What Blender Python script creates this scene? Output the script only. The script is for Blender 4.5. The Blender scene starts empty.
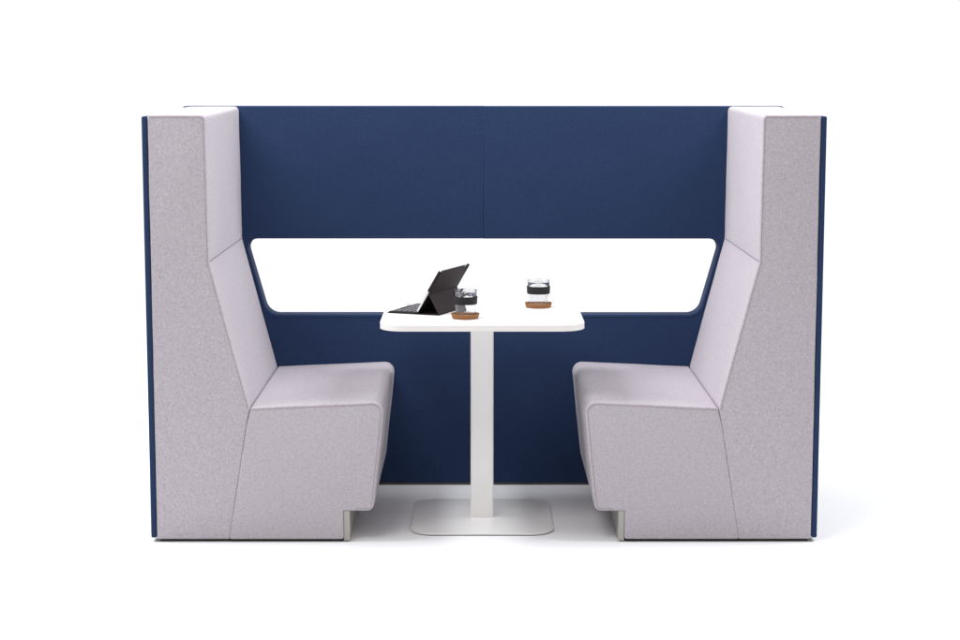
import bpy, bmesh, math
from mathutils import Vector, Matrix
S = bpy.context.scene
COL = S.collection

# ------------------------------------------------------------------ helpers
def link_mesh(name, bm, mat, parent=None, smooth=True):
    me = bpy.data.meshes.new(name)
    bmesh.ops.recalc_face_normals(bm, faces=bm.faces[:])
    bm.to_mesh(me); bm.free()
    me.materials.append(mat)
    if smooth:
        me.shade_smooth()
        me.set_sharp_from_angle(angle=math.radians(38))
    o = bpy.data.objects.new(name, me); COL.objects.link(o)
    if parent: o.parent = parent
    return o

def tag(o, label=None, cat=None, group=None, kind=None):
    if label: o['label'] = label
    if cat: o['category'] = cat
    if group: o['group'] = group
    if kind: o['kind'] = kind
    return o

def thing(name, loc, label, cat, rz=0, group=None):
    o = bpy.data.objects.new(name, None); COL.objects.link(o)
    o.location = loc; o.rotation_euler = (0, 0, rz); o.empty_display_size = .05
    return tag(o, label, cat, group)

def rounded(pts, radii, seg=8):
    """2-D polygon with each corner rounded by its own radius"""
    out = []; n = len(pts)
    for i in range(n):
        p = Vector(pts[i]); a = Vector(pts[i-1]); b = Vector(pts[(i+1) % n]); r = radii[i]
        u = (a-p); v = (b-p); lu, lv = u.length, v.length; u.normalize(); v.normalize()
        if r <= 0: out.append(p); continue
        ang = math.acos(max(-1, min(1, u.dot(v))))
        t = r/math.tan(ang/2)
        t = min(t, lu*.48, lv*.48); r = t*math.tan(ang/2)
        c = p + (u+v).normalized()*(r/math.sin(ang/2))
        s = p+u*t-c; e = p+v*t-c
        a0 = math.atan2(s.y, s.x); d = math.atan2(e.y, e.x)-a0
        while d > math.pi: d -= 2*math.pi
        while d < -math.pi: d += 2*math.pi
        for k in range(seg+1):
            q = a0+d*k/seg
            out.append(c+Vector((math.cos(q), math.sin(q)))*r)
    area = sum(out[i-1].x*out[i].y-out[i].x*out[i-1].y for i in range(len(out)))
    if area < 0: out.reverse()
    return out

from mathutils import noise as mn
def hand_sewn(poly, seed, amp=.0011, step=.035):
    """upholstered outlines are never ruler straight: resample and let them wander a little"""
    out = []
    for i in range(len(poly)):
        a, b = poly[i], poly[(i+1) % len(poly)]; n = max(1, int((b-a).length/step))
        out += [a.lerp(b, k/n) for k in range(n)]
    res = []
    for p in out:
        q = Vector((p.x*7, p.y*7, seed*3.7))
        w = mn.noise_vector(q)*amp + mn.noise_vector(q*3.1)*amp*.35
        f = min(1, max(0, (p.y-.02)/.05))
        res.append(p+Vector((w.x, w.y))*f)
    return res

def inset(poly, d):
    """offset a CCW polygon inwards by d"""
    n = len(poly); out = []
    for i in range(n):
        p = poly[i]; e1 = (p-poly[i-1]).normalized(); e2 = (poly[(i+1) % n]-p).normalized()
        n1 = Vector((-e1.y, e1.x)); n2 = Vector((-e2.y, e2.x))
        m = n1+n2
        if m.length < 1e-6: m = n1
        m.normalize(); k = max(.35, m.dot(n1))
        out.append(p+m*(d/k))
    return out

def prism(poly, y0, y1, bev, to3, seg=4, subdiv=1):
    """extruded polygon with rounded rims; to3(px, py, depth) -> 3-D point"""
    bm = bmesh.new(); rings = []
    prof = []
    for k in range(seg+1):
        a = math.pi/2*k/seg
        prof.append((bev*(1-math.sin(a)), y0+bev*(1-math.cos(a))))
    for k in range(1, subdiv): prof.append((0, y0+bev+(y1-y0-2*bev)*k/subdiv))
    for k in range(seg, -1, -1):
        a = math.pi/2*k/seg
        prof.append((bev*(1-math.sin(a)), y1-bev*(1-math.cos(a))))
    for d, y in prof:
        q = inset(poly, d) if d > 1e-7 else poly
        rings.append([bm.verts.new(to3(p.x, p.y, y)) for p in q])
    n = len(poly)
    for a, b in zip(rings, rings[1:]):
        for i in range(n):
            j = (i+1) % n
            bm.faces.new((a[i], a[j], b[j], b[i]))
    bm.faces.new(rings[0][::-1]); bm.faces.new(rings[-1])
    return bm

XZ = lambda a, b, c: (a, c, b)        # polygon in the x-z plane, depth along y
XY = lambda a, b, c: (a, b, c)        # polygon in the x-y plane, depth along z
YZ = lambda a, b, c: (c, a, b)        # polygon in the y-z plane, depth along x

def tube(bm, pts, r, closed=False, n=8):
    pts = [Vector(p) for p in pts]; rings = []; N = len(pts)
    for i, p in enumerate(pts):
        if closed: t = pts[(i+1) % N]-pts[i-1]
        else: t = pts[min(i+1, N-1)]-pts[max(i-1, 0)]
        t.normalize()
        up = Vector((0, 1, 0)) if abs(t.y) < .9 else Vector((0, 0, 1))
        a = t.cross(up).normalized(); b = t.cross(a)
        rings.append([bm.verts.new(p+(a*math.cos(2*math.pi*k/n)+b*math.sin(2*math.pi*k/n))*r) for k in range(n)])
    for i in range(N if closed else N-1):
        A, B = rings[i], rings[(i+1) % N]
        for k in range(n): bm.faces.new((A[k], A[(k+1) % n], B[(k+1) % n], B[k]))
    if not closed:
        bm.faces.new(rings[0]); bm.faces.new(rings[-1][::-1])
    return bm

def lathe(profile, n=64, closed=True):
    """profile [(r,z)...]; r==0 ends close the shape"""
    bm = bmesh.new(); rings = []
    for r, z in profile:
        if r < 1e-6: rings.append([bm.verts.new((0, 0, z))])
        else: rings.append([bm.verts.new((r*math.cos(2*math.pi*k/n), r*math.sin(2*math.pi*k/n), z)) for k in range(n)])
    pairs = list(zip(rings, rings[1:]))
    if closed and len(rings[0]) > 1: pairs.append((rings[-1], rings[0]))
    for A, B in pairs:
        for k in range(n):
            j = (k+1) % n
            if len(A) == 1 and len(B) == 1: continue
            if len(A) == 1: bm.faces.new((A[0], B[k], B[j]))
            elif len(B) == 1: bm.faces.new((A[k], A[j], B[0]))
            else: bm.faces.new((A[k], A[j], B[j], B[k]))
    return bm

def rrect(x0, y0, x1, y1, r, seg=8):
    return rounded([(x0, y0), (x1, y0), (x1, y1), (x0, y1)], [r]*4, seg)

# ------------------------------------------------------------------ materials
def new_mat(name):
    m = bpy.data.materials.new(name); m.use_nodes = True
    nt = m.node_tree; b = nt.nodes['Principled BSDF']
    return m, nt, b

def plain(name, col, rough=.5, metal=0, bump=0, bscale=300, spec=.5, coat=0, var=.04):
    m, nt, b = new_mat(name); N = nt.nodes.new; L = nt.links.new
    b.inputs['Roughness'].default_value = rough; b.inputs['Metallic'].default_value = metal
    b.inputs['Specular IOR Level'].default_value = spec; b.inputs['Coat Weight'].default_value = coat
    tc = N('ShaderNodeTexCoord'); nz = N('ShaderNodeTexNoise'); nz.inputs['Scale'].default_value = 9; nz.inputs['Detail'].default_value = 4
    L(tc.outputs['Object'], nz.inputs['Vector'])
    mx = N('ShaderNodeMix'); mx.data_type = 'RGBA'
    mx.inputs[6].default_value = (*[c*(1-var) for c in col], 1); mx.inputs[7].default_value = (*[min(1, c*(1+var)) for c in col], 1)
    L(nz.outputs['Fac'], mx.inputs[0]); L(mx.outputs[2], b.inputs['Base Color'])
    if bump:
        n2 = N('ShaderNodeTexNoise'); n2.inputs['Scale'].default_value = bscale; n2.inputs['Detail'].default_value = 3
        L(tc.outputs['Object'], n2.inputs['Vector'])
        bp = N('ShaderNodeBump'); bp.inputs['Strength'].default_value = bump; bp.inputs['Distance'].default_value = .0008
        L(n2.outputs['Fac'], bp.inputs['Height']); L(bp.outputs[0], b.inputs['Normal'])
    return m

def fabric(name, light, dark, mid=.5, contrast=.18, wave=.0012, sheen=.25):
    """woven wool felt: heathered fibres, fine weave, soft uneven padding"""
    m, nt, b = new_mat(name); N = nt.nodes.new; L = nt.links.new
    tc = N('ShaderNodeTexCoord')
    def noise(scale, det, rough=.6, stretch=(1, 1, 1)):
        n = N('ShaderNodeTexNoise'); n.inputs['Scale'].default_value = scale; n.inputs['Detail'].default_value = det; n.inputs['Roughness'].default_value = rough
        if stretch:
            mp = N('ShaderNodeMapping'); mp.inputs['Scale'].default_value = stretch; mp.inputs['Location'].default_value = (.3713, .5127, .2371)
            L(tc.outputs['Object'], mp.inputs['Vector']); L(mp.outputs[0], n.inputs['Vector'])
        else: L(tc.outputs['Object'], n.inputs['Vector'])
        return n
    def math_(op, a, bb):
        x = N('ShaderNodeMath'); x.operation = op
        for i, v in enumerate((a, bb)):
            if isinstance(v, (int, float)): x.inputs[i].default_value = v
            else: L(v, x.inputs[i])
        return x.outputs[0]
    warp = noise(280, 3, .75, (1.5, 1.5, .7)); weft = noise(280, 3, .75, (.7, 1.5, 1.5)); blot = noise(90, 2)
    s = math_('ADD', math_('ADD', math_('MULTIPLY', warp.outputs['Fac'], .42), math_('MULTIPLY', weft.outputs['Fac'], .42)), math_('MULTIPLY', blot.outputs['Fac'], .16))
    mr = N('ShaderNodeMapRange'); mr.inputs['From Min'].default_value = mid-contrast; mr.inputs['From Max'].default_value = mid+contrast
    L(s, mr.inputs['Value'])
    mx = N('ShaderNodeMix'); mx.data_type = 'RGBA'
    mx.inputs[6].default_value = (*dark, 1); mx.inputs[7].default_value = (*light, 1)
    L(mr.outputs[0], mx.inputs[0])
    L(mx.outputs[2], b.inputs['Base Color'])
    b.inputs['Roughness'].default_value = .95; b.inputs['Specular IOR Level'].default_value = .37
    b.inputs['Sheen Weight'].default_value = sheen; b.inputs['Sheen Roughness'].default_value = .5
    bp = N('ShaderNodeBump'); bp.inputs['Strength'].default_value = .35; bp.inputs['Distance'].default_value = .0012
    L(s, bp.inputs['Height'])
    pad = noise(5, 2, .5)
    b2 = N('ShaderNodeBump'); b2.inputs['Strength'].default_value = .5; b2.inputs['Distance'].default_value = wave*8
    L(pad.outputs['Fac'], b2.inputs['Height']); L(bp.outputs[0], b2.inputs['Normal'])
    L(b2.outputs[0], b.inputs['Normal'])
    return m

M_lilac = fabric('lilac_wool', (.60, .553, .598), (.305, .271, .303), contrast=.165, sheen=.10)
M_seam = fabric('seam_wool', (.38, .31, .335), (.28, .22, .24), wave=0)
M_crease = fabric('crease_thread', (.22, .19, .24), (.15, .12, .16), wave=0)
M_blue = fabric('navy_wool', (.018, .044, .120), (.0075, .020, .060), contrast=.15, wave=.0016, sheen=.04)
M_blueseam = fabric('navy_thread', (.035, .05, .13), (.02, .03, .08), wave=0, sheen=0)
M_dark = plain('plinth_and_gap_black', (.02, .018, .018), .7)  # bench plinth colour, also the painted shade under the table base
M_gap = plain('gap_shade_brown', (.09, .075, .07), .6)  # dark brown standing in for shade in the gap under the back wall
M_plate = plain('champagne_metal', (.40, .385, .355), .45, .3, .05)
M_top = plain('white_laminate', (.74, .74, .74), .42, 0, .04, 600, .4, var=.008)
M_edge = plain('white_edge_band', (.80, .775, .75), .5, var=.01)
M_post = plain('white_powder_coat', (.90, .885, .87), .38, 0, .08, 900, var=.01)
M_base = plain('light_grey_powder_coat', (.76, .755, .74), .36, 0, .08, 900, var=.012)
M_cork = fabric('cork', (.37, .165, .068), (.22, .095, .035), contrast=.22, wave=0, sheen=0)
M_band = plain('black_silicone', (.014, .012, .014), .65, bump=.1, spec=.3)
M_cover = plain('brown_black_folio', (.024, .0165, .0175), .75, bump=.3, bscale=1500, var=.12, spec=.2)
M_inner = plain('black_folio_lining', (.010, .008, .008), .85, spec=.2)
M_key = plain('dark_key_fabric', (.030, .026, .030), .7, spec=.25)
M_mark = plain('grey_key_print', (.45, .44, .46), .6)
M_silver = plain('silver_aluminium', (.80, .80, .82), .3, .6)
M_screen = plain('black_screen_glass', (.01, .01, .012), .06, coat=1)
M_loop = plain('grey_elastic', (.25, .24, .26), .7)
m, nt, b = new_mat('clear_glass'); M_glass = m
b.inputs['Transmission Weight'].default_value = 1; b.inputs['Roughness'].default_value = 0.0
b.inputs['IOR'].default_value = 1.48; b.inputs['Base Color'].default_value = (.945, .95, .96, 1)
va = nt.nodes.new('ShaderNodeVolumeAbsorption'); va.inputs['Color'].default_value = (.30, .31, .34, 1); va.inputs['Density'].default_value = 75
nt.links.new(va.outputs[0], nt.nodes['Material Output'].inputs['Volume'])
M_floor = plain('white_studio_paint', (.82, .82, .825), .55, 0, 0, spec=.3, var=.004)

# ------------------------------------------------------------------ setting
# seamless white sweep: the floor runs back and curves up into the backdrop
def sweep(name, prof, hw):
    bm = bmesh.new(); rows = [[bm.verts.new((x, y, z)) for x in (-hw, -hw/3, hw/3, hw)] for y, z in prof]
    for a, c in zip(rows, rows[1:]):
        for i in range(3): bm.faces.new((a[i], a[i+1], c[i+1], c[i]))
    return tag(link_mesh(name, bm, M_floor), kind='structure')
sweep('floor', [(-16, 0), (-4, 0), (0, 0), (3, 0), (6, 0)], 18)
R = 3.0
sweep('backdrop', [(6+R*math.sin(a*math.pi/2/16), R*(1-math.cos(a*math.pi/2/16))) for a in range(17)]+[(9.0, 12)], 18)

# ------------------------------------------------------------------ the booth
D = .877
booth = thing('meeting_booth', (0, 0, 0),
              'two facing high-backed lilac benches joined by a navy back wall with a long window', 'booth seating')

def soften_top(bm):
    for v in bm.verts:
        if v.co.z > 1.40: v.co.z += .009*min(1, max(0, v.co.y/D))

def seam_line(poly, ins, y, mat, parent, name, keep, r=.0017):
    """stitched line along the part of the outline where keep(x, z) is true"""
    q = inset(poly, ins); n = len(q); ok = [keep(abs(p.x), p.y) for p in q]
    st = next(i for i in range(n) if ok[i] and not ok[i-1])
    pts = []
    while ok[st % n]: pts.append(q[st % n]); st += 1
    bm = bmesh.new(); tube(bm, [(p.x, y, p.y) for p in pts], r, n=6)
    return link_mesh(name, bm, mat, parent)

for s in (-1, 1):
    mir = (lambda p: [(s*-1*x, z) for x, z in p])      # the points below are for the left side
    back = rounded(mir([(-1.105, .010), (-.8595, .010), (-.7975, .396), (-.7845, .461), (-.9100, .953), (-.9140, 1.437), (-1.105, 1.437)]),
                   [.007, .0065, .03, .035, .012, .018, .008], 8)
    back = hand_sewn(back, 2+s)
    bm = prism(back, 0, D-.001, .006, XZ, 4, 6); soften_top(bm)
    bk = link_mesh('backrest', bm, M_lilac, booth)
    seam_line(back, .0075, .0006, M_seam, bk, 'front_seam', lambda x, z: z > .44 and (x < 1.08 or z > 1.42))
    bm = bmesh.new(); tube(bm, [(s*.9095, y, .953) for y in (.004, .3, .6, D-.004)], .0016, n=6)
    link_mesh('fold_seam', bm, M_crease, bk)
    seat = rounded(mir([(-.8612, .010), (-.4745, .010), (-.4745, .108), (-.3740, .108), (-.3340, .4825), (-.7815, .4625), (-.7980, .396)]),
                   [.0065, .007, .003, .022, .036, .010, .02], 10)
    seat = hand_sewn(seat, 5+s)
    st = link_mesh('seat', prism(seat, -.001, D-.001, .006, XZ, 4, 6), M_lilac, booth)
    seam_line(seat, .0075, -.0004, M_seam, st, 'front_seam', lambda x, z: (z > .1 and x < .44) or z > .44)
    # metal kick plate under the overhang
    kp = rounded(mir([(-.4735, .004), (-.4535, .004), (-.4535, .1075), (-.4735, .1075)]), [.001, .003, .001, .001], 3)
    link_mesh('kick_plate', prism(kp, .004, D-.02, .001, XZ, 1), M_plate, booth)
    # recessed dark plinth that leaves the shadow gap
    pl = rounded(mir([(-1.095, 0), (-.482, 0), (-.482, .0095), (-1.095, .0095)]), [0]*4)
    link_mesh('plinth', prism(pl, .012, D-.02, .001, XZ, 1), M_dark, booth)
    # navy outer side panel
    sp = rounded([(0.001, .014), (D-.002, .014), (D-.002, 1.434), (0.001, 1.432)], [.006]*4, 4)
    xa, xb = (-1.1255, -1.1065) if s < 0 else (1.1065, 1.1255)
    link_mesh('side_panel', prism(sp, xa, xb, .006, YZ, 4, 1), M_blue, booth)

T = .082
for s in (-1, 1):
    # C-shaped half of the back wall, its notch is half of the window
    g = -.0012; dz = .0005 if s > 0 else 0
    pts = [(g, .010), (1.1250, .010), (1.1250, 1.4475), (g, 1.4475), (g, .9500), (.8990, .9500), (.8180, .6610), (g, .6610)]
    rad = [0, .007, .010, 0, 0, .036, .056, 0]
    bp = link_mesh('back_panel', prism(rounded([(s*x, z) for x, z in [(x_, z_-dz) for x_, z_ in pts]], rad, 10), D, D+T, .005, XZ, 5, 2), M_blue, booth)
    # stitched line round the window
    q = rounded([(s*x, z) for x, z in [(.012, .9560), (.9060, .9560), (.8220, .6530), (.012, .6530)]], [0, .042, .062, 0], 10)
    i0 = min(range(len(q)), key=lambda i: (abs(q[i].x), -q[i].y))
    line = [q[i] for i in range(len(q))]
    # rotate so the gap falls on the centre line
    k = max(range(len(line)), key=lambda i: 1 if abs(line[i].x) < .02 and abs(line[(i+1) % len(line)].x) < .02 else 0)
    line = line[k+1:]+line[:k+1]
    bm = bmesh.new(); tube(bm, [(p.x, D-.0002, p.y) for p in line], .0013, n=6)
    link_mesh('window_stitching', bm, M_blueseam, bp)
    rl = rounded([(s*.004, 0), (s*1.11, 0), (s*1.11, .0095), (s*.004, .0095)], [0]*4)
    link_mesh('wall_gap_shade', prism(rl, D+.003, D+T-.01, .001, XZ, 1), M_gap, booth)  # added dark strip: the shadow line between back wall and floor, as colour

# ------------------------------------------------------------------ the table
TX, TY = -.0064, .347
tb = thing('pedestal_table', (TX, TY, 0), 'white table with rounded square top on one central post and grey base plate', 'table')
tp = rrect(-.3435, -.354, .3435, .354, .085, 14)
top = link_mesh('tabletop', prism(tp, .7195, .742, .0012, XY, 2), M_top, tb)
eb = bmesh.new()
ring_o = inset(tp, -.0008)
rows = [[eb.verts.new((p.x, p.y, z)) for p in q] for q, z in ((inset(tp, .0006), .7206), (ring_o, .7212), (ring_o, .7400), (inset(tp, .0006), .7405))]
for a, c in zip(rows+[rows[-1]], rows[1:]):
    n = len(a)
    for i in range(n): eb.faces.new((a[i], a[(i+1) % n], c[(i+1) % n], c[i]))
link_mesh('edge_band', eb, M_edge, top)
link_mesh('post', prism(rrect(-.0405, -.030, .0405, .030, .008, 5), .0085, .7195, .0005, XY, 1), M_post, tb)
link_mesh('base_plate', prism(rrect(-.2475, -.262, .2475, .262, .08, 14), .0025, .0085, .0012, XY, 3), M_base, tb)
link_mesh('base_gap_shade', prism(rrect(-.243, -.2575, .243, .2575, .077, 14), .0002, .0024, .0002, XY, 1), M_dark, tb)  # added dark sheet that paints the contact shade under the base plate's edge
link_mesh('mounting_plate', prism(rrect(-.10, -.10, .10, .10, .01, 4), .713, .7194, .0008, XY, 1), M_post, tb)
ZT = .7422

# ------------------------------------------------------------------ coasters and cups
def coaster(x, y, label):
    t = lathe([(0, 0), (.0425, 0), (.0440, .0008), (.0492, .0160), (.0488, .0170), (.0472, .0170), (.0462, .0162), (.0425, .0065), (.0415, .0058), (0, .0058)], 72)
    o = link_mesh('cork_coaster', t, M_cork); o.location = (x, y, ZT)
    return tag(o, label, 'coaster', 'cork coasters on the table')
def cup(x, y, label):
    z0 = ZT+.0060
    e = thing('glass_cup', (x, y, z0), label, 'cup', group='glass cups with black bands')
    prof = [(0, .0016), (.028, .0012), (.0300, 0), (.0316, .0010), (.0324, .004), (.0362, .037), (.0375, .041), (.0400, .0893), (.0405, .0900), (.0407, .0910), (.0402, .0919), (.0393, .0921), (.0388, .0914),
            (.0389, .0905), (.0364, .0425), (.0351, .037), (.0311, .0065), (.0285, .0058), (0, .0054)]
    link_mesh('glass_body', lathe(prof, 80), M_glass, e)
    b_ = [(.0384, .0440), (.0400, .0436), (.0410, .0444), (.0419, .0695), (.0414, .0706), (.0398, .0706), (.0394, .0695)]
    link_mesh('grip_band', lathe(b_, 80), M_band, e)
    return e
coaster(-.0640, .160, 'round cork coaster beside the tablet at the front of the white table')
cup(-.0640, .160, 'clear glass cup with black grip band on the cork coaster beside the tablet')
coaster(.1950, .460, 'round cork coaster standing alone on the right half of the white table')
cup(.1950, .460, 'clear glass cup with black grip band standing alone right of the tablet and other cup')

# ------------------------------------------------------------------ tablet in a keyboard folio
# local frame: x = away from the sitter (n), y = along the width, z = up
ang = math.atan2(-.37, .93)
tab = thing('tablet_computer', (-.338, .299, ZT), 'tablet propped open in a dark brown folio with keyboard', 'tablet', rz=ang)
W_ = .256
folio = link_mesh('folio_base', prism(rrect(0, 0, .198, W_, .006, 4), .0, .0030, .0008, XY, 2), M_cover, tab)
kb = link_mesh('keyboard', prism(rrect(.004, .004, .112, W_-.004, .005, 4), .0030, .0062, .0008, XY, 2), M_key, tab)
bm = bmesh.new(); bm2 = bmesh.new()
nr, nc = 5, 14
for i in range(nr):
    for j in range(nc):
        x0 = .010+i*.0197; y0 = .011+j*(W_-.022)/nc; w = (W_-.022)/nc-.003
        if i == 0 and 4 <= j <= 8:
            if j > 4: continue
            w = (W_-.022)/nc*5-.003
        p = prism(rrect(x0, y0, x0+.0165, y0+w, .0015, 2), .0062, .0078, .0004, XY, 1)
        me = bpy.data.meshes.new('tmp'); p.to_mesh(me); p.free(); bm.from_mesh(me); bpy.data.meshes.remove(me)
        cx, cy = x0+.008, y0+w/2
        if i or j < 4 or j > 8:
            vs = [bm2.verts.new(v) for v in ((cx-.0045, cy-.0028, .0081), (cx+.0045, cy-.0028, .0081), (cx+.0045, cy+.0028, .0081), (cx-.0045, cy+.0028, .0081))]
            bm2.faces.new(vs)
keys = link_mesh('keys', bm, M_key, kb)
for f in list(bm2.faces):
    e = bmesh.ops.extrude_face_region(bm2, geom=[f])
    bmesh.ops.translate(bm2, verts=[v for v in e['geom'] if isinstance(v, bmesh.types.BMVert)], vec=(0, 0, -.0004))
marks = link_mesh('key_print', bm2, M_mark, kb, smooth=False)
# the tablet leans back from its slot
th = math.radians(31.0)
A = Vector((math.sin(th), 0, math.cos(th)))           # up the tablet
Nn = Vector((math.cos(th), 0, -math.sin(th)))         # out of its back
P0 = Vector((.113, 0, .0066))
def lean(a, b, c):                                     # a along width, b up the tablet, c out of the back
    v = P0+A*b+Nn*c; return (v.x, a, v.z)
H_ = .172
body = link_mesh('tablet_body', prism(rrect(.002, .0, W_-.002, H_, .009, 6), -.0045, .0025, .0012, lean, 3), M_silver, tab)
link_mesh('screen', prism(rrect(.012, .014, W_-.012, H_-.010, .002, 3), -.0050, -.0042, .0002, lean, 1), M_screen, body)
# back cover with the camera notch near the far top corner
f0 = .080
cov = rounded([(-.002, f0-.0005), (W_+.002, f0-.0005), (W_+.002, H_+.005), (W_-.018, H_+.006), (W_-.022, H_-.006), (W_-.043, H_-.006), (W_-.047, H_+.004), (-.002, H_+.004)],
              [.001, .001, .011, .003, .003, .003, .003, .007], 5)
cv = link_mesh('folio_cover', prism(cov, .0026, .0066, .0014, lean, 3), M_cover, tab)
for y0_ in (-.0035, W_-.0005):
    sidew = rounded([(y0_, .088), (y0_+.004, .088), (y0_+.004, H_+.001), (y0_, H_-.002)], [.001]*4, 3)
    link_mesh('edge_wrap', prism(sidew, -.0045, .0045, .001, lean, 2), M_cover, cv)
low = rounded([(.001, .0), (W_-.001, .0), (W_-.001, f0-.002), (.001, f0-.002)], [.001]*4, 3)
link_mesh('folio_lower_cover', prism(low, .0026, .0042, .0005, lean, 2), M_inner, tab)
# stand flap folded down from the middle of the back
F1 = P0+A*f0+Nn*.0050; F0 = Vector((.196, 0, .0032))
dv = (F0-F1); ln = dv.length; dv.normalize(); nv = Vector((-dv.z, 0, dv.x))
if nv.x < 0: nv = -nv
def flap(a, b, c):
    v = F1+dv*b+nv*c; return (v.x, a, v.z)
link_mesh('stand_flap', prism(rounded([(.0, .0), (W_, .0), (W_, ln), (.0, ln)], [.002]*4, 3), -.0012, .0012, .0006, flap, 2), M_cover, tab)
# small pen loop sticking out at the far edge of the keyboard
bm = bmesh.new()
loop = [(-.007+.006*math.sin(t), .205+.011*math.cos(t), .0052-.003*math.sin(t)) for t in [2*math.pi*k/20 for k in range(20)]]
tube(bm, loop, .0014, True, 6)
link_mesh('pen_loop', bm, M_loop, tab)

# ------------------------------------------------------------------ lamps
def area(name, loc, aim, sx, sy, power, col=(1, 1, 1), spread=180):
    l = bpy.data.lights.new(name, 'AREA'); l.shape = 'RECTANGLE'; l.size = sx; l.size_y = sy
    l.energy = power; l.color = col; l.spread = math.radians(spread)
    o = bpy.data.objects.new(name, l); COL.objects.link(o); o.location = loc
    d = Vector(aim)-Vector(loc); o.rotation_euler = d.to_track_quat('-Z', 'Y').to_euler()
    return o
area('softbox_left', (-2.85, .05, 4.55), (.2, .35, .3), 2.0, 2.0, 200, (.93, .955, 1))
area('softbox_right', (2.9, .1, 4.55), (-.2, .35, .3), 2.0, 2.0, 155, (.93, .955, 1))
area('softbox_overhead', (0, .2, 4.3), (0, .2, 0), 2.6, 1.8, 34, (.94, .965, 1))
area('key_light', (-1.5, -2.9, 4.9), (0, .3, .2), 1.9, 1.5, 85, (1, .97, .95))
area('backdrop_light_left', (-6.0, 3.0, 7.5), (-3.0, 8.0, 1.2), 6, 3, 385)
area('backdrop_light_right', (6.0, 3.0, 7.5), (3.0, 8.0, 1.2), 6, 3, 385)

w = bpy.data.worlds.new('World'); S.world = w; w.use_nodes = True
bg = w.node_tree.nodes['Background']; bg.inputs[0].default_value = (1, .975, .965, 1); bg.inputs[1].default_value = .37

# ------------------------------------------------------------------ camera
c = bpy.data.cameras.new('Camera'); cam = bpy.data.objects.new('Camera', c); COL.objects.link(cam)
cam.location = (-.0214, -6.21, 1.5917); cam.rotation_euler = (math.pi/2-.1335, 0, -.0012)
c.sensor_width = 36; c.lens = 1883.47/960*36; c.clip_end = 200; c.clip_start = .05
S.camera = cam
S.render.resolution_x = 1024; S.render.resolution_y = 683
S.view_settings.view_transform = 'Standard'; S.view_settings.look = 'None'
S.view_settings.exposure = 0; S.view_settings.gamma = 1
